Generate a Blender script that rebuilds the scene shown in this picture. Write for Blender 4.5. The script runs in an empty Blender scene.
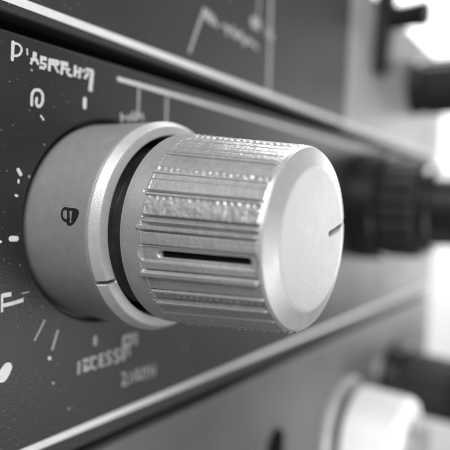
import bpy, bmesh, math, random
import numpy as np
from mathutils import Vector, Matrix

# Lengths below are in millimetres; one scene unit is 100 mm (S) so that a
# real knob of 23 mm diameter keeps clean ray precision.
S = 0.01
random.seed(5)
rng = np.random.default_rng(11)
sc = bpy.context.scene
COL = sc.collection

# ------------------------------------------------------------------ materials
def new_mat(name):
    m = bpy.data.materials.new(name); m.use_nodes = True
    nt = m.node_tree
    return m, nt, nt.nodes, nt.links, nt.nodes['Principled BSDF']

def nmath(N, L, op, a, b=None, c=None):
    n = N.new('ShaderNodeMath'); n.operation = op
    for i, v in enumerate((a, b, c)):
        if v is None: continue
        if isinstance(v, (int, float)): n.inputs[i].default_value = v
        else: L.new(v, n.inputs[i])
    return n.outputs[0]

def noise(N, L, co, scale, detail=2, rough=.5):
    n = N.new('ShaderNodeTexNoise'); n.inputs['Scale'].default_value = scale
    n.inputs['Detail'].default_value = detail; n.inputs['Roughness'].default_value = rough
    L.new(co, n.inputs['Vector']); return n.outputs['Fac']

def ramp(N, L, fac, a, b, va=0., vb=1.):
    r = N.new('ShaderNodeMapRange'); r.inputs['From Min'].default_value = a; r.inputs['From Max'].default_value = b
    r.inputs['To Min'].default_value = va; r.inputs['To Max'].default_value = vb
    r.clamp = True
    L.new(fac, r.inputs['Value']); return r.outputs['Result']

def grey(N, L, val):
    c = N.new('ShaderNodeCombineColor')
    for i in range(3): L.new(val, c.inputs[i])
    return c.outputs[0]

def bump(N, L, h, strength, dist, prev=None):
    b = N.new('ShaderNodeBump'); b.inputs['Strength'].default_value = strength
    b.inputs['Distance'].default_value = dist
    L.new(h, b.inputs['Height'])
    if prev is not None: L.new(prev, b.inputs['Normal'])
    return b.outputs['Normal']

def paint(name, base, rough, grain=1., dust=True, spec=.5):
    """satin powder paint: orange peel, fine grain, dust specks and chips"""
    m, nt, N, L, P = new_mat(name)
    co = N.new('ShaderNodeTexCoord').outputs['Object']
    big = noise(N, L, co, 6, 4, .6)
    fine = noise(N, L, co, 260, 2)
    tiny = noise(N, L, co, 900, 1)
    v = ramp(N, L, big, .3, .7, base*.86, base*1.16)
    v = nmath(N, L, 'MULTIPLY', v, ramp(N, L, tiny, .3, .7, .8, 1.2))
    if dust:
        w = N.new('ShaderNodeTexVoronoi'); w.inputs['Scale'].default_value = 42
        L.new(co, w.inputs['Vector'])
        rnd = N.new('ShaderNodeSeparateColor'); L.new(w.outputs['Color'], rnd.inputs[0])
        size = ramp(N, L, rnd.outputs[0], .55, 1., 0., .1)
        hit = nmath(N, L, 'LESS_THAN', w.outputs['Distance'], size)
        w2 = N.new('ShaderNodeTexVoronoi'); w2.inputs['Scale'].default_value = 150
        L.new(co, w2.inputs['Vector'])
        rn2 = N.new('ShaderNodeSeparateColor'); L.new(w2.outputs['Color'], rn2.inputs[0])
        size2 = ramp(N, L, rn2.outputs[1], .62, 1., 0., .18)
        hit2 = nmath(N, L, 'LESS_THAN', w2.outputs['Distance'], size2)
        add = nmath(N, L, 'ADD', nmath(N, L, 'MULTIPLY', hit, ramp(N, L, rnd.outputs[1], 0, 1, .02, .3)),
                    nmath(N, L, 'MULTIPLY', hit2, ramp(N, L, rn2.outputs[0], 0, 1, .01, .13)))
        v = nmath(N, L, 'ADD', v, add)
    L.new(grey(N, L, v), P.inputs['Base Color'])
    P.inputs['Specular IOR Level'].default_value = spec
    L.new(ramp(N, L, big, .3, .7, rough*.9, rough*1.12), P.inputs['Roughness'])
    n = bump(N, L, fine, .35*grain, .0012)
    L.new(n, P.inputs['Normal'])
    return m

def metal(name, base, rough, grain=1., scale=420, streak=None, metallic=1., pits=True, lump=.22):
    """cast / bead blasted aluminium with a sparkling grain"""
    m, nt, N, L, P = new_mat(name)
    co = N.new('ShaderNodeTexCoord').outputs['Object']
    fine = noise(N, L, co, scale, 2, .6)
    mid = noise(N, L, co, 70, 3, .6)
    big = noise(N, L, co, 9, 3, .6)
    v = nmath(N, L, 'MULTIPLY', ramp(N, L, big, .3, .7, base*.93, base*1.05), ramp(N, L, fine, .3, .7, 1-.16*grain, 1+.12*grain))
    v = nmath(N, L, 'MULTIPLY', v, ramp(N, L, mid, .35, .7, 1-.06*grain, 1+.04*grain))
    if pits:
        w = N.new('ShaderNodeTexVoronoi'); w.inputs['Scale'].default_value = 60
        L.new(co, w.inputs['Vector'])
        rnd = N.new('ShaderNodeSeparateColor'); L.new(w.outputs['Color'], rnd.inputs[0])
        hit = nmath(N, L, 'LESS_THAN', w.outputs['Distance'], ramp(N, L, rnd.outputs[0], .8, 1., 0., .12))
        v = nmath(N, L, 'MULTIPLY', v, nmath(N, L, 'ADD', 1., nmath(N, L, 'MULTIPLY', hit, .35)))
    L.new(grey(N, L, nmath(N, L, 'MINIMUM', v, .97)), P.inputs['Base Color'])
    P.inputs['Metallic'].default_value = metallic
    L.new(ramp(N, L, mid, .3, .7, rough*.85, rough*1.15), P.inputs['Roughness'])
    n = bump(N, L, fine, .45*grain, .0010)
    n = bump(N, L, mid, lump*grain, .0016, n)
    if streak == 'face':     # concentric turning marks on the cap
        sep = N.new('ShaderNodeSeparateXYZ'); L.new(co, sep.inputs[0])
        r = nmath(N, L, 'SQRT', nmath(N, L, 'ADD', nmath(N, L, 'POWER', sep.outputs[0], 2.), nmath(N, L, 'POWER', sep.outputs[2], 2.)))
        cmb = N.new('ShaderNodeCombineXYZ'); L.new(r, cmb.inputs[0])
        t = noise(N, L, cmb.outputs[0], 330, 2, .7)
        n = bump(N, L, t, .12, .0010, n)
    L.new(n, P.inputs['Normal'])
    return m

def plain(name, base, rough, metallic=0., spec=.5, wear=.15):
    m, nt, N, L, P = new_mat(name)
    co = N.new('ShaderNodeTexCoord').outputs['Object']
    f = noise(N, L, co, 120, 3, .6)
    L.new(grey(N, L, ramp(N, L, f, .3, .7, base*(1-wear), base*(1+wear))), P.inputs['Base Color'])
    P.inputs['Roughness'].default_value = rough; P.inputs['Metallic'].default_value = metallic
    P.inputs['Specular IOR Level'].default_value = spec
    L.new(bump(N, L, f, .15, .001), P.inputs['Normal'])
    return m

def ink(name, base, wear):
    """screen printed paint, a little worn through"""
    m, nt, N, L, P = new_mat(name)
    co = N.new('ShaderNodeTexCoord').outputs['Object']
    f = noise(N, L, co, 240, 3, .7)
    g = noise(N, L, co, 30, 2, .5)
    k = nmath(N, L, 'ADD', f, nmath(N, L, 'MULTIPLY', g, .4))
    L.new(grey(N, L, ramp(N, L, k, .42, .8, base*(1-wear), base)), P.inputs['Base Color'])
    P.inputs['Roughness'].default_value = .55
    return m

M = dict(
    panel=paint('panel paint', .023, .40, 1.1),
    panel_upper=paint('upper panel paint', .036, .46, 1.0),
    panel_plain=paint('lower panel paint', .13, .42, .8, dust=True),
    light_panel=paint('light module paint', .36, .45, .5, dust=False),
    casing=plain('casing', .012, .7),
    white=ink('white print', .86, .18),
    lettering=ink('letter print', .78, .35),
    faded=ink('faded print', .5, .4),
    black=plain('black plastic', .008, .34),
    black_soft=plain('black rubber', .011, .55),
    sleeve=plain('dark sleeve', .16, .3, metallic=.7),
    void=plain('black recess', .004, .9, spec=.1),
    grip=metal('knob cast metal', .57, .32, .55, metallic=.6, lump=.03, scale=650),
    cap=metal('knob cap metal', .58, .40, .28, streak='face', metallic=.5, lump=.01, scale=700),
    barrel=metal('collar anodised', .33, .42, .55, scale=700, metallic=.3, lump=.1),
    rim=metal('collar rim', .53, .44, .5, metallic=.4, lump=.06, scale=700),
    silver=metal('silver knob', .96, .42, .3, metallic=.08),
    symbol=ink('black print', .012, .3),
    wall=plain('backdrop paper', .85, .9, wear=.02),
)

# -------------------------------------------------------------------- helpers
def link(name, me, mat, parent=None, loc=None):
    o = bpy.data.objects.new(name, me)
    if mat is not None: me.materials.append(mat)
    COL.objects.link(o)
    if parent is not None: o.parent = parent
    if loc is not None: o.location = Vector(loc)*S
    return o

def empty(name, loc, label, cat, group=None):
    o = bpy.data.objects.new(name, None); COL.objects.link(o)
    o.location = Vector(loc)*S; o.empty_display_size = .05
    o['label'] = label; o['category'] = cat
    if group: o['group'] = group
    return o

def mesh_from(verts, faces, smooth=False):
    me = bpy.data.meshes.new('m')
    me.from_pydata([tuple(c*S for c in v) for v in verts], [], faces)
    bm = bmesh.new(); bm.from_mesh(me); bmesh.ops.recalc_face_normals(bm, faces=bm.faces); bm.to_mesh(me); bm.free()
    if smooth: me.polygons.foreach_set('use_smooth', [True]*len(me.polygons))
    me.update(); return me

def grid_mesh(V, smooth=True, flip=False):
    """V: [rows, columns, 3] in mm, columns wrap round"""
    n, k, _ = V.shape
    i = np.arange(n-1)[:, None]; j = np.arange(k)[None, :]; j2 = (j+1) % k
    a = i*k+j; b = i*k+j2; c = (i+1)*k+j2; d = (i+1)*k+j
    F = np.stack([a, b, c, d] if not flip else [d, c, b, a], -1).reshape(-1, 4)
    me = bpy.data.meshes.new('m')
    me.vertices.add(n*k); me.vertices.foreach_set('co', (V.reshape(-1)*S).astype(np.float32))
    me.loops.add(F.size); me.loops.foreach_set('vertex_index', F.reshape(-1).astype(np.int32))
    me.polygons.add(len(F))
    me.polygons.foreach_set('loop_start', np.arange(0, F.size, 4, dtype=np.int32))
    me.polygons.foreach_set('loop_total', np.full(len(F), 4, dtype=np.int32))
    me.update(calc_edges=True)
    me.polygons.foreach_set('use_smooth', np.full(len(F), smooth))
    me.update(); return me

def lathe(profile, n=192, flute=None, smooth=True):
    """profile: (t, r) with t the distance out of the panel (towards -Y)"""
    pts = []
    for (t0, r0), (t1, r1) in zip(profile[:-1], profile[1:]):
        L_ = math.hypot(t1-t0, r1-r0)
        # tight rows beside each corner keep the smooth shading crisp
        for q in ((0, .04/L_, 1-.04/L_) if L_ > .15 else (0,)):
            pts.append((t0+(t1-t0)*q, r0+(r1-r0)*q))
    pts.append(profile[-1])
    th = np.linspace(0, 2*np.pi, n, endpoint=False)
    V = np.zeros((len(pts), n, 3))
    for i, (t, r) in enumerate(pts):
        rr = np.full(n, float(r))
        if flute: rr = rr + flute(t, r, th)
        V[i, :, 0] = rr*np.sin(th); V[i, :, 1] = -t; V[i, :, 2] = rr*np.cos(th)
    return grid_mesh(V, smooth, flip=True)

def box_profile(x0, x1, z0, z1, y0, y1, r=.6, seg=5):
    """slab with its front edges rounded (extruded along X), y0 is the front"""
    prof = []
    for k in range(seg+1):
        a = math.pi/2*k/seg
        prof.append((y0+r-r*math.sin(a), z0+r-r*math.cos(a)))
    for k in range(seg+1):
        a = math.pi/2*k/seg
        prof.append((y0+r-r*math.cos(a), z1-r+r*math.sin(a)))
    prof += [(y1, z1), (y1, z0)]
    n = len(prof)
    verts = [(x0, y, z) for y, z in prof]+[(x1, y, z) for y, z in prof]
    faces = [(i, (i+1) % n, n+(i+1) % n, n+i) for i in range(n)]
    faces += [tuple(range(n)), tuple(range(2*n-1, n-1, -1))]
    return mesh_from(verts, faces)

def box_mesh(x0, x1, y0, y1, z0, z1, r=0):
    bm = bmesh.new(); bmesh.ops.create_cube(bm, size=1)
    for v in bm.verts:
        v.co = Vector(((x0+x1)/2+v.co.x*(x1-x0), (y0+y1)/2+v.co.y*(y1-y0), (z0+z1)/2+v.co.z*(z1-z0)))*S
    if r: bmesh.ops.bevel(bm, geom=bm.edges[:], offset=r*S, segments=3, affect='EDGES')
    me = bpy.data.meshes.new('m'); bm.to_mesh(me); bm.free(); return me

def chaikin(p, n=2):
    for _ in range(n):
        q = [p[0]]
        for a, b in zip(p[:-1], p[1:]):
            q += [(.75*a[0]+.25*b[0], .75*a[1]+.25*b[1]), (.25*a[0]+.75*b[0], .25*a[1]+.75*b[1])]
        q.append(p[-1]); p = q
    return p

def ribbon(pts, w):
    """closed outline of a stroke with rounded ends, no overlapping faces"""
    p = [Vector(q) for q in pts]; n = len(p); L_, R_ = [], []
    for i in range(n):
        a = (p[i]-p[i-1]).normalized() if i else (p[1]-p[0]).normalized()
        b = (p[i+1]-p[i]).normalized() if i < n-1 else a
        t = (a+b)
        t = t.normalized() if t.length > 1e-3 else a
        nrm = Vector((-t.y, t.x)); k = min(1/max(nrm.dot(Vector((-a.y, a.x))), .3), 1.6)
        wob = 1+random.uniform(-.07, .07)
        L_.append(p[i]+nrm*w/2*k*wob); R_.append(p[i]-nrm*w/2*k*wob)
    return L_, R_

def strokes_mesh(strokes, height=.02, surf=None, smooth_from=5, square=False):
    """flat printed strokes (x, z) on the panel face; each a hair above the last"""
    verts, faces = [], []
    for s, st in enumerate(strokes):
        w, pts = st[0], [tuple(q) for q in st[1:]]
        if len(pts) >= smooth_from: pts = chaikin(pts)
        if len(pts) < 2: continue
        L_, R_ = ribbon(pts, w)
        h = height+.007*s
        base = len(verts); n = len(L_)
        for hh in (h, -.3 if surf is None else -.05):
            for q in L_+R_: verts.append((q.x, -hh, q.y))
        m = 2*n
        for i in range(n-1):
            faces.append((base+i, base+i+1, base+n+i+1, base+n+i))
            for o in (0, n):
                faces.append((base+o+i, base+o+i+1, base+m+o+i+1, base+m+o+i))
        for i in (0, n-1):
            faces.append((base+i, base+n+i, base+m+n+i, base+m+i))
        # rounded ends
        for i, sgn in (() if square else ((0, -1), (n-1, 1))):
            c = (L_[i]+R_[i])/2; u = (L_[i]-R_[i])/2; v = Vector((u.y, -u.x))*sgn
            fan = [L_[i]]+[c+u*math.cos(a)+v*math.sin(a) for a in (math.pi*k/6 for k in range(1, 6))]+[R_[i]]
            f0 = len(verts); verts += [(q.x, -h, q.y) for q in fan]; faces.append(tuple(range(f0, f0+7)))
    if surf is not None: verts = [surf(v) for v in verts]
    me = bpy.data.meshes.new('m'); me.from_pydata([tuple(c*S for c in v) for v in verts], [], faces); me.update()
    return me

# printed marks: stroke width, then points (x, z) on the panel, mm
MARKS = {
  'title_p': [[0.4,[-15.46,19.86],[-15.5,17.98]],[0.26,[-15.36,19.8],[-14.81,19.86],[-14.45,19.64],[-14.34,19.32],[-14.52,18.83],[-14.92,18.51],[-15.37,18.45]]],
  'title': [[0.2,[-13.68,19.66],[-13.6,18.92]],[0.5,[-12.61,19.52],[-12.69,18.73]],[0.3,[-13.16,18.58],[-12.2,18.67]],[0.3,[-12.95,18.54],[-13.14,18.0]],[0.3,[-12.42,18.62],[-12.13,18.18]],[0.46,[-11.89,19.06],[-11.01,19.09]],[0.3,[-11.72,18.96],[-11.81,18.44]],[0.28,[-11.87,18.47],[-11.09,18.47]],[0.4,[-11.96,17.95],[-11.24,17.97]],[0.28,[-11.15,18.5],[-11.19,18.03]],[0.3,[-10.67,19.12],[-9.35,19.2]],[0.4,[-10.6,18.72],[-9.45,18.8]],[0.22,[-10.1,19.16],[-10.14,18.73]],[0.3,[-10.61,19.18],[-10.62,17.78]],[0.3,[-9.91,18.6],[-9.35,17.87]],[0.3,[-9.41,19.23],[-9.45,18.75]],[0.5,[-9.05,19.12],[-7.98,19.13]],[0.28,[-8.76,19.05],[-8.88,17.74]],[0.3,[-8.79,18.56],[-7.65,18.58]],[0.3,[-8.19,18.36],[-7.81,17.92],[-7.32,17.92]],[0.3,[-6.82,19.3],[-6.88,17.92]],[0.3,[-6.06,19.18],[-6.19,17.87]],[0.3,[-6.79,18.57],[-6.16,18.61]],[0.3,[-5.67,19.06],[-5.47,18.76]],[0.3,[-5.37,17.99],[-4.75,18.82]],[0.4,[-5.16,19.18],[-4.05,19.22]],[0.46,[-4.14,19.15],[-4.22,18.07],[-4.32,16.59]]],
  'symbol': [[0.36,[-12.84,13.47],[-12.87,14.02],[-12.85,14.66],[-12.66,15.1],[-12.23,15.33],[-11.7,15.31],[-11.39,14.93],[-11.35,14.23],[-11.51,13.67],[-11.93,13.4],[-12.21,13.6],[-12.25,13.94],[-12.18,14.34]]],
  'tick': [[0.55,[-5.09,15.49],[-5.08,14.49]],[0.22,[-11.56,12.43],[-11.17,12.03]]],
  'bracket': [[0.55,[0.13,19.04],[9.51,19.28],[24.55,18.89]]],
  'drop': [[0.34,[4.55,18.62],[4.62,14.59]],[0.42,[10.61,18.5],[10.71,13.12]]],
  'smalltext': [[0.4,[1.33,14.61],[1.49,13.69]],[0.3,[1.57,14.25],[2.12,14.26]],[0.4,[2.55,14.56],[2.7,13.95]],[0.45,[3.54,15.11],[3.24,14.34],[3.94,14.29]],[0.4,[4.33,15.4],[4.28,14.34]],[0.4,[5.29,15.22],[5.57,14.53]],[0.35,[4.59,14.95],[5.42,14.99]]],
  'specks': [[0.45,[-14.35,5.94],[-14.01,5.44]],[0.3,[-14.57,3.04],[-14.38,2.97]],[0.62,[-14.99,-1.87],[-14.31,-1.9]],[0.3,[-16.35,-2.14],[-16.27,-2.19]],[0.25,[-14.26,4.78],[-14.25,4.5]]],
  'ftext': [[0.28,[-15.91,-8.05],[-15.87,-10.14]],[0.5,[-15.8,-8.25],[-14.76,-8.22]],[0.42,[-15.76,-9.4],[-14.62,-9.31],[-13.16,-9.1]]],
  'scratch': [[0.12,[-13.35,-8.31],[-12.45,-8.24]]],
  'blob': [[1.35,[-15.56,-17.56],[-15.26,-17.11],[-15.02,-16.71]]],
  'ticks2': [[0.2,[-10.08,-12.0],[-11.4,-14.17]],[0.24,[-8.06,-13.61],[-8.82,-15.84]]],
  'dots': [[0.38,[-9.23,-16.8],[-9.12,-16.92]],[0.2,[-8.54,-20.1],[-8.48,-20.16]]],
  'lowtext': [[0.34,[-4.49,-18.4],[-4.47,-19.89]],[0.55,[-3.65,-18.38],[-3.01,-18.45]],[0.6,[-3.5,-19.63],[-2.95,-19.65]],[0.34,[-3.71,-19.08],[-3.25,-19.11]],[0.38,[-1.62,-18.4],[-2.37,-18.3],[-2.4,-19.6],[-1.64,-19.85]],[0.38,[-0.86,-18.19],[-0.79,-19.76]],[0.32,[-0.86,-18.27],[-0.18,-18.26]],[0.32,[-0.82,-19.01],[-0.24,-19.03]],[0.32,[-0.79,-19.76],[-0.1,-19.84]],[0.38,[1.1,-18.24],[0.4,-18.09],[0.39,-18.83],[1.15,-19.15],[1.08,-19.81],[0.38,-19.73]],[0.38,[2.63,-18.25],[1.91,-18.1],[1.84,-18.85],[2.69,-19.18],[2.62,-19.86],[1.84,-19.83]],[0.6,[3.48,-16.5],[3.56,-19.76]],[0.55,[3.49,-16.66],[5.1,-16.57],[4.84,-17.85],[3.77,-17.95]],[0.38,[4.42,-18.08],[4.6,-19.36]]],
  'lowticks': [[0.55,[-1.84,-15.66],[-1.8,-16.54]],[0.6,[5.98,-16.57],[6.07,-18.01]]],
  'lowtext2': [[0.32,[3.46,-21.9],[4.21,-21.93],[4.15,-22.85],[3.45,-23.61],[4.52,-23.65]],[0.32,[5.17,-23.66],[5.3,-21.96],[6.17,-23.68],[6.41,-21.98]],[0.32,[6.86,-22.01],[6.83,-23.45],[7.76,-23.6],[7.78,-22.07]],[0.32,[8.13,-22.07],[8.65,-22.93],[9.07,-22.12]],[0.28,[8.65,-22.93],[8.59,-23.89]],[0.28,[9.55,-22.15],[9.54,-23.88]],[0.28,[10.52,-22.13],[10.39,-23.84]],[0.28,[9.61,-23.07],[10.46,-23.11]]],
  'chart': [[0.55,[15.52,26.55],[18.44,33.31]],[0.9,[18.77,33.97],[19.64,32.88]],[0.8,[19.94,33.99],[20.85,32.55]],[0.7,[21.16,33.67],[22.48,32.44]],[0.7,[24.31,33.08],[26.28,32.91],[25.49,31.97]],[0.9,[27.12,33.4],[28.13,32.2],[29.66,33.24]],[0.8,[29.92,32.94],[30.97,31.83],[32.31,32.95]],[0.7,[32.83,32.7],[35.4,32.2]]],
  'vline': [[1.0,[39.63,42.85],[40.13,34.35],[40.6,24.75]]],
  'vline2': [[0.5,[35.49,41.49],[35.18,36.97]]],
  'vblobs': [[2.2,[33.71,36.41],[35.23,36.46]],[1.7,[39.26,36.01],[40.42,35.52]]],
}
LOCK = [[0.32,[278.2,6.65],[278.5,6.2],[277.3,5.85],[274.8,5.9],[273.2,6.15],[272.5,6.6],[272.8,6.95]],[0.32,[278.5,6.2],[278.3,7.2],[278.1,8.35],[276.4,8.5],[273.9,8.25],[271.8,7.85],[270.8,7.3],[271.5,6.9],[273.3,6.9]],[0.4,[278.0,6.85],[275.6,7.0],[272.3,7.1]],[0.38,[277.3,7.85],[276.5,7.7],[275.3,7.75],[273.3,7.75]],[0.5,[276.8,8.1],[274.9,8.15],[272.8,7.85]]]
CAM_F = 541.080
CAM_C = [-51.7926, -54.1729, 3.8837]
CAM_M = [[0.56415284, 0.01329101, -0.82556339], [-0.82421201, 0.06846676, -0.5621271], [0.04905241, 0.99756486, 0.04958033]]
# ------------------------------------------------------------ stacked units
XL, XR = -60., 182.
UG = 'stacked equipment units'
def unit(loc, z0, z1, x0, x1, mat, label, hole=None):
    """front panel with rolled edges and a casing behind; coordinates are relative to loc"""
    e = empty('equipment_unit', loc, label, 'equipment unit', UG)
    lx, lz = loc[0], loc[2]
    me = box_profile(x0-lx, x1-lx, z0-lz, z1-lz, 0, 3., .55)
    p = link('front_panel', me, M[mat], e)
    if hole:
        cut = lathe([(-1.6, .001), (-1.6, hole[2]), (.0-.25, hole[2]), (.0, hole[2]+.28), (2, hole[2]+.28), (2, .001)], 256)
        co = link('cutter', cut, None, None, (hole[0], 0, hole[1]))
        md = p.modifiers.new('b', 'BOOLEAN'); md.operation = 'DIFFERENCE'; md.object = co; md.solver = 'EXACT'
        p.location = (0, 0, 0)
        bpy.context.view_layer.update()
        dg = bpy.context.evaluated_depsgraph_get()
        me2 = bpy.data.meshes.new_from_object(p.evaluated_get(dg))
        p.modifiers.clear(); p.data = me2
        bpy.data.objects.remove(co)
    link('casing', box_mesh(x0-lx+2, x1-lx-2, 3.02, 130, z0-lz+.35, z1-lz-.35, .5), M['casing'], e)
    return e

UM = (61, 0, -30.3)          # base points of the units (centre of the foot of each front panel)
UU = (9.5, 0, 22.85)
UL = (61, 0, -92.)
UR = (130.7, 0, 22.85)
mid = unit(UM, -30.3, 21.1, XL, XR, 'panel', 'dark grey front panel carrying the large ribbed silver knob, between two black seams', hole=(0, 0, 13.45))
upper = unit(UU, 22.85, 61.5, XL, 79.2, 'panel_upper', 'dark panel above the top seam, printed with a vertical line and a squiggle')
lower = unit(UL, -92., -31.9, XL, XR, 'panel_plain', 'mid grey bottom panel with a dark slot, below the lowest seam')
right = unit(UR, 22.85, 61.5, 79.5, XR, 'light_panel', 'pale grey panel at upper right holding the black lever and small black knob')

def marks(name, key, mat, unit_obj, base, height=.02, strokes=None, square=False):
    st = strokes if strokes is not None else MARKS[key]
    rel = [[s[0]]+[[q[0]-base[0], q[1]-base[2]] for q in s[1:]] for s in st]
    return link(name, strokes_mesh(rel, height, square=square), M[mat], unit_obj)

# trim lines that run the length of the units
def trim(unit_obj, base, z, w, x0, x1, name='trim_line', mat='white', h=.03):
    return link(name, box_mesh(x0-base[0], x1-base[0], -h, .3, z-w/2-base[2], z+w/2-base[2]), M[mat], unit_obj)
trim(upper, UU, 24.45, .98, XL, 79.2)
trim(right, UR, 24.45, .98, 79.5, XR)
trim(mid, UM, -27.5, .95, XL, XR)
marks('title_lettering', 'title', 'lettering', mid, UM, square=True)
marks('title_initial', 'title_p', 'lettering', mid, UM)
marks('curl_symbol', 'symbol', 'lettering', mid, UM)
for st in MARKS['tick']: marks('tick_mark', None, 'white', mid, UM, .02, [st])
trim(mid, UM, 19.2, .56, .35, XR, 'scale_line', 'lettering', .032)
for st in MARKS['drop']: marks('drop_line', None, 'faded', mid, UM, .02, [st])
marks('small_lettering', 'smalltext', 'faded', mid, UM)
marks('letter_mark', 'ftext', 'lettering', mid, UM, square=True)
marks('scratch', 'scratch', 'faded', mid, UM)
marks('half_disc_mark', 'blob', 'white', mid, UM)
for st in MARKS['ticks2']: marks('tick_mark', None, 'faded', mid, UM, .02, [st])
for st in MARKS['lowticks']: marks('tick_mark', None, 'faded', mid, UM, .02, [st])
marks('lower_lettering', 'lowtext', 'faded', mid, UM)
marks('lowest_lettering', 'lowtext2', 'faded', mid, UM)
for st in MARKS['specks']+MARKS['dots']: marks('paint_chip', None, 'white', mid, UM, .02, [st])
marks('squiggle', 'chart', 'faded', upper, UU)
for k in ('vline', 'vline2'): marks('vertical_line', k, 'faded', upper, UU, .02)
for st in MARKS['vblobs']: marks('round_mark', None, 'faded', upper, UU, .07, [st])

# slot inlay and highlight disc of the lower unit
def stadium(w, h, y, n=12):
    pts = [(w/2*math.cos(a), h/2-w/2+w/2*math.sin(a)) for a in (math.pi*k/n for k in range(n+1))]
    pts += [(-x, -z) for x, z in pts]
    return pts
def stadium_ring(cx, cz, w, h):
    """raised black inlay, its colour standing in for the dark depth of a slot"""
    verts, faces = [], []
    rings = [(0, .1), (0, -.25), (.25, -.35), (.5, -.3), (.6, -.06)]
    for off, y in rings:
        for x, z in stadium(w-2*off, h-2*off, 0): verts.append((cx+x, y, cz+z))
    n = len(stadium(1, 2, 0))
    for r in range(len(rings)-1):
        for i in range(n):
            faces.append((r*n+i, r*n+(i+1) % n, (r+1)*n+(i+1) % n, (r+1)*n+i))
    faces.append(tuple(range((len(rings)-1)*n, len(rings)*n)))
    return mesh_from(verts, faces)
link('slot', stadium_ring(51.6-UL[0], -51.8-UL[2], 7.0, 12), M['void'], lower)  # no opening here, black colour stands in for its depth
sm = lathe([(0, 2.6), (.7, 2.6), (1.1, 2.2), (1.1, 1.2), (.5, 1.1), (.5, .01)], 48)
link('highlight_disc', sm, M['barrel'], lower, (117.-UL[0], 0, -47.5-UL[2]))  # added disc, stands in for a highlight on the dark knob

# ------------------------------------------------------------- value noise
def vnoise(u, v, seed):
    r = np.random.default_rng(seed); T = r.random((64, 64))
    iu = np.floor(u).astype(int); iv = np.floor(v).astype(int); fu = u-iu; fv = v-iv
    fu = fu*fu*(3-2*fu); fv = fv*fv*(3-2*fv)
    g = lambda a, b: T[a % 64, b % 64]
    return (g(iu, iv)*(1-fu)+g(iu+1, iv)*fu)*(1-fv)+(g(iu, iv+1)*(1-fu)+g(iu+1, iv+1)*fu)*fv

# -------------------------------------------------------------- outer collar
collar = empty('dial_collar', (0, 0, 0), 'smooth grey collar with black padlock symbol, set behind the ribbed knob', 'dial')
TC = 10.05
link('barrel', lathe([(-1.5, 9.), (-1.5, 12.85), (0, 12.85), (TC-.35, 12.86), (TC-.12, 12.8), (TC, 12.5)], 256), M['barrel'], collar)
# annular rim with its radial split
n = 1440
th = np.linspace(0, 2*np.pi, n, endpoint=False)
prof = [(TC-.45, 12.5), (TC-.1, 12.75), (TC+.05, 12.9), (TC+.2, 12.9), (TC+.3, 12.86)]
prof += [(TC+.3+.92*k/16, 12.86-.52*k/16) for k in range(1, 17)]
prof += [(TC+1.26, 12.28), (TC+1.30, 12.2)]
prof += [(TC+1.30+.20*k/8, 12.2-.92*k/8) for k in range(1, 9)]
prof += [(TC+1.44, 11.2), (TC+1.3, 11.14), (TC+.4, 11.1), (TC-1., 11.08), (TC-6., 11.06)]
V = np.zeros((len(prof), n, 3))
for i, (t, r) in enumerate(prof):
    rr = np.full(n, r); tt = np.full(n, t)
    slit = math.radians(240.0+(r-11.46)*1.55)
    d = np.abs((th-slit+np.pi) % (2*np.pi)-np.pi)*r
    k = np.clip(1-(d-.17)/.07, 0, 1)
    if t > TC+.02 and r > 11.2:
        tt = tt-(.15+1.35*np.clip((12.88-r)/.15, 0, 1))*k
        below = ((th-slit) % (2*np.pi) > np.pi)
        tt = tt-.10*below*np.clip((th-math.radians(150))/math.radians(30), 0, 1)*(1-k)
    V[i, :, 0] = rr*np.sin(th); V[i, :, 1] = -tt; V[i, :, 2] = rr*np.cos(th)
link('rim', grid_mesh(V, True, flip=True), M['rim'], collar)
link('inner_well', lathe([(TC-6.1, 11.05), (TC-6.2, 11.0), (TC-6.2, 5.), (TC-6.2, .01)], 96), M['void'], collar)
link('inner_sleeve', lathe([(TC-6.1, 9.9), (TC-.9, 9.9), (TC-.5, 9.6), (TC-.5, 8.6), (TC+1.9, 8.4), (TC+2.69, 8.2)], 96), M['sleeve'], collar)
# padlock symbol printed round the barrel: strokes in (arc, axial) mm
def wrap(v):
    a = v[0]/13.1; t = v[2]; r = 12.852+.001*t-v[1]
    return (r*math.sin(a), -t, r*math.cos(a))
st = []
for s in LOCK:
    pts = [(math.radians(q[0])*13.1, q[1]) for q in s[1:]]
    st.append([s[0]]+[list(q) for q in pts])
link('padlock_symbol', strokes_mesh(st, .02, surf=wrap, smooth_from=3), M['symbol'], collar)

# --------------------------------------------------------------- ribbed knob
TR, LK, RR, RC = 13.17, 16.28, 11.36, 9.74
knob = empty('control_knob', (0, -TR, 0), 'large silver ribbed knob with flat pale cap and a black slot along its side', 'knob')
n, rows = 2400, 180
th = np.linspace(0, 360, n, endpoint=False)
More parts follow.
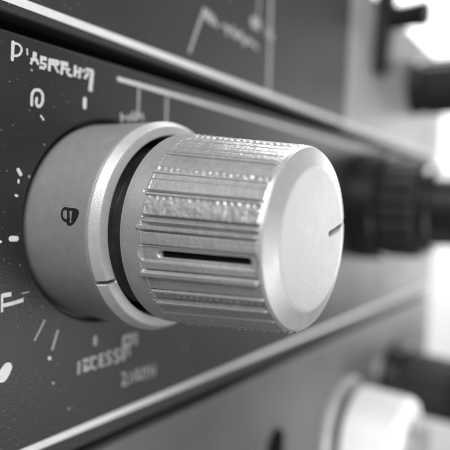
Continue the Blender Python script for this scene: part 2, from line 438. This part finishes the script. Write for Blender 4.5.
#        start  end   height bumps
bands = [(205, 214, .00, .00), (214, 215.2, -.22, 0), (215.2, 217, .10, .02), (217, 226, -.05, .02), (226, 227.6, .14, .03),
         (227.6, 230.2, -.16, .06), (230.2, 234, -.12, .15), (234, 235.2, -.16, .05), (235.2, 236.6, .12, .03), (236.6, 246, -.02, .015),
         (246, 248.6, .20, .02), (248.6, 250.2, -.14, .05), (250.2, 254.5, -.02, .02), (254.5, 263, -.02, .0), (263, 270.5, .04, .02),
         (270.5, 271.6, -.16, .0), (271.6, 273.8, .12, .07), (273.8, 276., -.24, .02), (276., 278.2, .02, .05), (278.2, 279.6, -.24, .03),
         (279.6, 288, .08, .125), (288, 290.4, .0, .12), (290.4, 291.8, .12, .02), (291.8, 293.0, -.30, 0), (293.0, 303.5, .02, .02),
         (303.5, 304.6, .11, .03), (304.6, 308.4, -.02, .12), (308.4, 317.5, .02, .02), (317.5, 318.6, .13, .03), (318.6, 320.0, -.24, 0),
         (320.0, 325, .04, .04), (325, 326, -.08, .02), (326, 334, .05, .03), (334, 335.2, -.14, .02), (335.2, 340, .05, .02),
         (340, 343.5, .10, .12), (343.5, 345, -.15, 0), (345, 352, .04, .02), (352, 353.2, -.22, 0)]
shift = [(a-148.2, b-148.2, h, m) for a, b, h, m in bands if 205 <= a < 352]       # the far side repeats in the same manner
H = np.zeros(n); A = np.zeros(n); T0 = np.full(n, 2.7); T1 = np.full(n, 16.12)
bands += [(236.6, 237.5, -.14, 0), (244.9, 246, -.16, 0), (263, 264, -.1, 0), (317.0, 317.5, -.1, 0), (293., 293.6, .12, 0), (320., 320.7, .1, 0)]
r5 = np.random.default_rng(7)
thf = np.min(np.abs(th[:, None]-np.array([3, 27, 55, 88, 121, 158, 190, 221.5, 243.2, 277.1, 299.9, 313.6, 329.8])[None, :]), axis=1)*math.pi/180*10.8
for a, b, h, m in bands+shift:
    w = .16
    k = np.clip((th-a)/w+.5, 0, 1)*np.clip((b-th)/w+.5, 0, 1)
    H += k*h*(1.55 if h < -.1 and b-a < 3 else 1.); A += k*m
    sel = (th >= a) & (th < b)
    T0[sel] = 2.55+r5.uniform(-.25, .45)+(.35 if m > .1 else 0); T1[sel] = 16.08+r5.uniform(-.16, .06)
T = np.concatenate([np.array([-.0, .0, .06, .16, .3, .5, .9, 1.4, 1.9]), np.linspace(2.1, 16.1, rows-14), np.array([16.16, 16.22, 16.26, 16.28, 16.28])])
V = np.zeros((len(T), n, 3)); thr = np.radians(th)
slot_a, slot_t0, slot_t1 = 258.6, 5.2, 14.85
for i, t in enumerate(T):
    r = RR+(RC-RR)*t/LK
    mask = np.clip((t-T0)/.22, 0, 1)*np.clip((T1-t)/.18, 0, 1)
    b1 = vnoise(thr*17, np.full(n, t*1.55), 3)*.6+vnoise(thr*34, np.full(n, t*3.1), 4)*.4
    cell = .5+.5*np.sin(t*2*np.pi/.78+np.floor(th/6)*1.3)              # punched rows of dots
    tool = (vnoise(thr*60, np.full(n, t*.12), 8)-.5)*.03
    fine = -.10*(np.exp(-((thf)/.035)**2))
    wear = (vnoise(thr*30, np.full(n, t*4.), 9)-.5)*.03
    lip = np.maximum(np.exp(-((t-T0-.16)/.10)**2)*(vnoise(thr*60, np.full(n, 0.), 21)+.3), .4*np.exp(-((t-T1+.12)/.08)**2)*(vnoise(thr*50, np.full(n, 0.), 22)+.2))
    off = mask*(.10*lip+fine+1.75*H+1.1*A*((b1-.45)*1.1+.45*(cell-.5)*(A > .1)*(np.abs(th-284) > 4.2))+tool)+wear*(.1+.6*mask)
    # dished channel with the black slot
    arc = (th-slot_a)*math.pi/180*r
    dt = np.maximum(np.maximum(slot_t0-.0-t, t-slot_t1), 0)
    d = np.sqrt(arc**2+dt**2)
    off = off-.06*np.clip(1-(d-.42)/.3, 0, 1)*mask
    dish = np.sqrt(arc**2+np.maximum(np.maximum(3.3-t, t-15.3), 0)**2)
    off = off-.16*np.clip(1-(dish-.62)/.28, 0, 1)
    off = off-.95*np.clip(1-(d-.34)/.06, 0, 1)
    rr = r+off
    if i == 0: rr = np.full(n, 6.5)
    elif t < .5: rr = rr-.35*(1-math.sqrt(max(0, 1-((.5-t)/.5)**2)))
    if t > 16.0: rr = rr-.10*((t-16.)/.28)**2
    if i == len(T)-1: rr = np.full(n, RC-.35)
    V[i, :, 0] = rr*np.sin(thr); V[i, :, 1] = -t; V[i, :, 2] = rr*np.cos(thr)
link('grip', grid_mesh(V, True, flip=True), M['grip'], knob)
# black insert lying in the slot
vv, ff = [], []
seg = 60
for i in range(seg+1):
    t = slot_t0+(slot_t1-slot_t0)*i/seg; r = RR+(RC-RR)*t/LK-.62
    for da in (-.37, .37):
        a = math.radians(slot_a)+da/r
        vv.append((r*math.sin(a), -t, r*math.cos(a)))
for i in range(seg): ff.append((2*i, 2*i+1, 2*i+3, 2*i+2))
ins = mesh_from(vv, ff)
link('slot_insert', ins, M['void'], knob)
# cap: bevel, lip and turned face, with the pointer notch milled in
n2 = 1440; th2 = np.linspace(0, 2*np.pi, n2, endpoint=False)
prof = [(15.9, RC-.5), (16.2, RC-.22), (16.33, RC-.13), (16.40, RC-.2)]
prof += [(16.40+.62*(k/34), RC-.2-1.85*k/34) for k in range(1, 35)]
rf = prof[-1][1]
prof += [(17.045, rf-.1), (17.062, rf-.22), (17.07, rf-.45)]
prof += [(17.07-.02*math.sin(k/60*math.pi/2), (rf-.45)*(1-k/60)+.004*(k/60)) for k in range(1, 61)]
V = np.zeros((len(prof), n2, 3))
na = math.radians(78.6)
for i, (t, r) in enumerate(prof):
    tt = np.full(n2, t)
    x = r*np.sin(th2); z = r*np.cos(th2)
    ax, az = 4.0*math.sin(math.radians(82.8)), 4.0*math.cos(math.radians(82.8))
    bx, bz = 10.3*math.sin(na), 10.3*math.cos(na)
    q = np.clip(((x-ax)*(bx-ax)+(z-az)*(bz-az))/((bx-ax)**2+(bz-az)**2), 0, 1)
    d = np.hypot(x-ax-q*(bx-ax), z-az-q*(bz-az))
    if t > 16.1: tt = tt-.75*np.clip(1-(d-.27)/.08, 0, 1)
    V[i, :, 0] = x; V[i, :, 1] = -tt; V[i, :, 2] = z
link('cap', grid_mesh(V, True, flip=True), M['cap'], knob)
# shaft behind the knob
link('shaft', lathe([(-4, 3.), (.1, 3.), (.1, .01)], 48), M['black'], knob)

# ------------------------------------------------------ knobs farther along
def ribs(count, depth, t0, t1):
    def f(t, r, th):
        if not (t0 < t < t1): return 0*th
        return -depth*(.5+.5*np.cos(th*count))**3
    return f
big = empty('black_knob', (96.5, 0, 3.8), 'big blurred black stepped knob right behind the pale cap of the ribbed knob', 'knob')
link('skirt', lathe([(0, 14.8), (1.2, 15.0), (6.6, 14.7), (7.4, 14.0), (7.4, 9)], 192), M['black'], big)
link('grip', lathe([(7.42, 9), (7.42, 12.8), (8.3, 13.4), (9., 13.5), (15, 13.3), (16.4, 13.2), (17.4, 12.4), (17.4, 5)], 360, ribs(20, .9, 8, 16.6)), M['black_soft'], big)
link('neck_ring', lathe([(17.42, 5), (17.42, 11.2), (18., 11.5), (19.6, 11.4), (20.2, 10.6), (20.2, 3)], 160), M['black'], big)
link('cap', lathe([(20.22, 3), (20.22, 9.6), (26., 9.2), (31, 9.0), (31.8, 8.2), (31.8, .01)], 160), M['black'], big)

sil = empty('silver_knob', (91.5, 0, -59.3), 'bright blurred silver knob with a thin flange on the bottom panel', 'knob')
link('flange', lathe([(0, 14.9), (1.0, 14.9), (1.6, 14.5), (1.8, 13.6), (1.8, 8)], 160), M['rim'], sil)
link('neck', lathe([(1.82, 11.2), (4.1, 11.2), (4.1, 9)], 96), M['black'], sil)
link('body', lathe([(4.0, 10), (4.0, 12.7), (4.5, 13.2), (9, 13.2), (16.6, 13.0), (18., 12.4), (18.6, 11.2), (18.6, .01)], 160), M['silver'], sil)
link('cap', lathe([(18.62, 6), (18.62, 8.0), (19.2, 7.8), (21.4, 7.6), (22, 7.0), (22, .01)], 120), M['barrel'], sil)

sb = empty('black_knob', (138.5, 0, 44.6), 'small blurred black knob below the lever on the pale panel', 'knob')
link('skirt', lathe([(0, 9.0), (1.2, 9.2), (4, 8.8), (4.6, 8.2), (4.6, 4)], 96), M['black_soft'], sb)
link('grip', lathe([(4.62, 4), (4.62, 8.8), (5.2, 9.3), (15, 9.1), (18, 9.0), (18.6, 8.3), (18.6, .01)], 192, ribs(14, .6, 5, 18.2)), M['black_soft'], sb)

lb = empty('black_knob', (134, 0, -55.), 'blurred black knob behind the bright silver knob on the bottom panel', 'knob')
link('skirt', lathe([(0, 12.2), (1.2, 12.4), (5, 12.0), (5.6, 11.4), (5.6, 6)], 96), M['black'], lb)
link('grip', lathe([(5.62, 6), (5.62, 9.8), (6.2, 10.3), (18, 10.1), (24, 9.9), (24.8, 9.2), (24.8, .01)], 192, ribs(16, .7, 6, 24)), M['black_soft'], lb)

lev = empty('lever_switch', (99.5, 0, 50), 'black lever switch with a long upright bar on the pale upper right panel', 'lever switch')
link('bar', box_mesh(-3.1, 3.1, -4.2, 0, -9.5, 15, 1.0), M['black'], lev)
stem = lathe([(4.22, 2.6), (4.5, 3.3), (10.4, 3.3), (10.8, 3.5), (13.2, 3.5), (13.8, 2.9), (13.8, .01)], 48)
link('stem', stem, M['black'], lev, (0, 0, 6.2))

# ---------------------------------------------------------------- backdrop
bd = mesh_from([(0, -1400, -700), (0, 1400, -700), (0, 1400, 700), (0, -1400, 700),
                (8, -1400, -700), (8, 1400, -700), (8, 1400, 700), (8, -1400, 700)],
               [(0, 1, 2, 3), (7, 6, 5, 4), (0, 4, 5, 1), (1, 5, 6, 2), (2, 6, 7, 3), (3, 7, 4, 0)])
b = link('backdrop', bd, M['wall'], None, (560, 420, 0)); b.rotation_euler = (0, 0, math.radians(32)); b['kind'] = 'structure'

# ------------------------------------------------------------------ lights
def area(name, loc, target, sx, sy, radiance):
    ld = bpy.data.lights.new(name, 'AREA'); ld.shape = 'RECTANGLE'; ld.size = sx*S; ld.size_y = sy*S
    ld.energy = radiance*math.pi*sx*sy*S*S
    o = bpy.data.objects.new(name, ld); COL.objects.link(o)
    o.location = Vector(loc)*S
    o.rotation_euler = (Vector(target)-Vector(loc)).to_track_quat('-Z', 'Y').to_euler()
    return o
area('key_softbox', (-235, -165, 230), (0, -15, 0), 230, 210, 10.5)
area('right_fill', (430, -230, 30), (20, -10, 0), 330, 260, .7)  # added unseen fill, reflected in the cap face and panels
area('low_fill', (140, -310, -95), (20, -10, -20), 180, 140, 3.3)  # added unseen fill for the cap bevel and lower panel
nl = area('silver_knob_fill', (0, -150, -130), (95, -14, -72), 70, 70, 1.5)  # added light that whitens the silver knob, no known lamp there
nl.data.spread = math.radians(42)
area('far_fill', (640, -115, 30), (60, -10, 20), 260, 320, 3.3)  # added unseen fill, lifts the grazing reflection on the panels
area('backdrop_fill', (330, 60, 420), (560, 420, 0), 300, 200, 44.)  # added out of view to turn the backdrop white

w = bpy.data.worlds.new('World'); sc.world = w; w.use_nodes = True
bg = w.node_tree.nodes['Background']; bg.inputs[0].default_value = (1, 1, 1, 1); bg.inputs[1].default_value = .25

# ------------------------------------------------------------------ camera
cd = bpy.data.cameras.new('camera'); cam = bpy.data.objects.new('camera', cd); COL.objects.link(cam)
R = Matrix(CAM_M)
cam.matrix_world = Matrix.Translation(Vector(CAM_C)*S) @ R.to_4x4()
cd.sensor_width = 36; cd.lens = CAM_F/450*36
cd.clip_start = .02; cd.clip_end = 100
cd.dof.use_dof = True; cd.dof.focus_distance = 57.5*S
cd.dof.aperture_fstop = (cd.lens*1e-3)/(2.7*S); cd.dof.aperture_blades = 7
sc.camera = cam
sc.view_settings.view_transform = 'Standard'; sc.view_settings.look = 'None'
sc.view_settings.exposure = 0; sc.view_settings.gamma = 1
sc.cycles.use_denoising = True
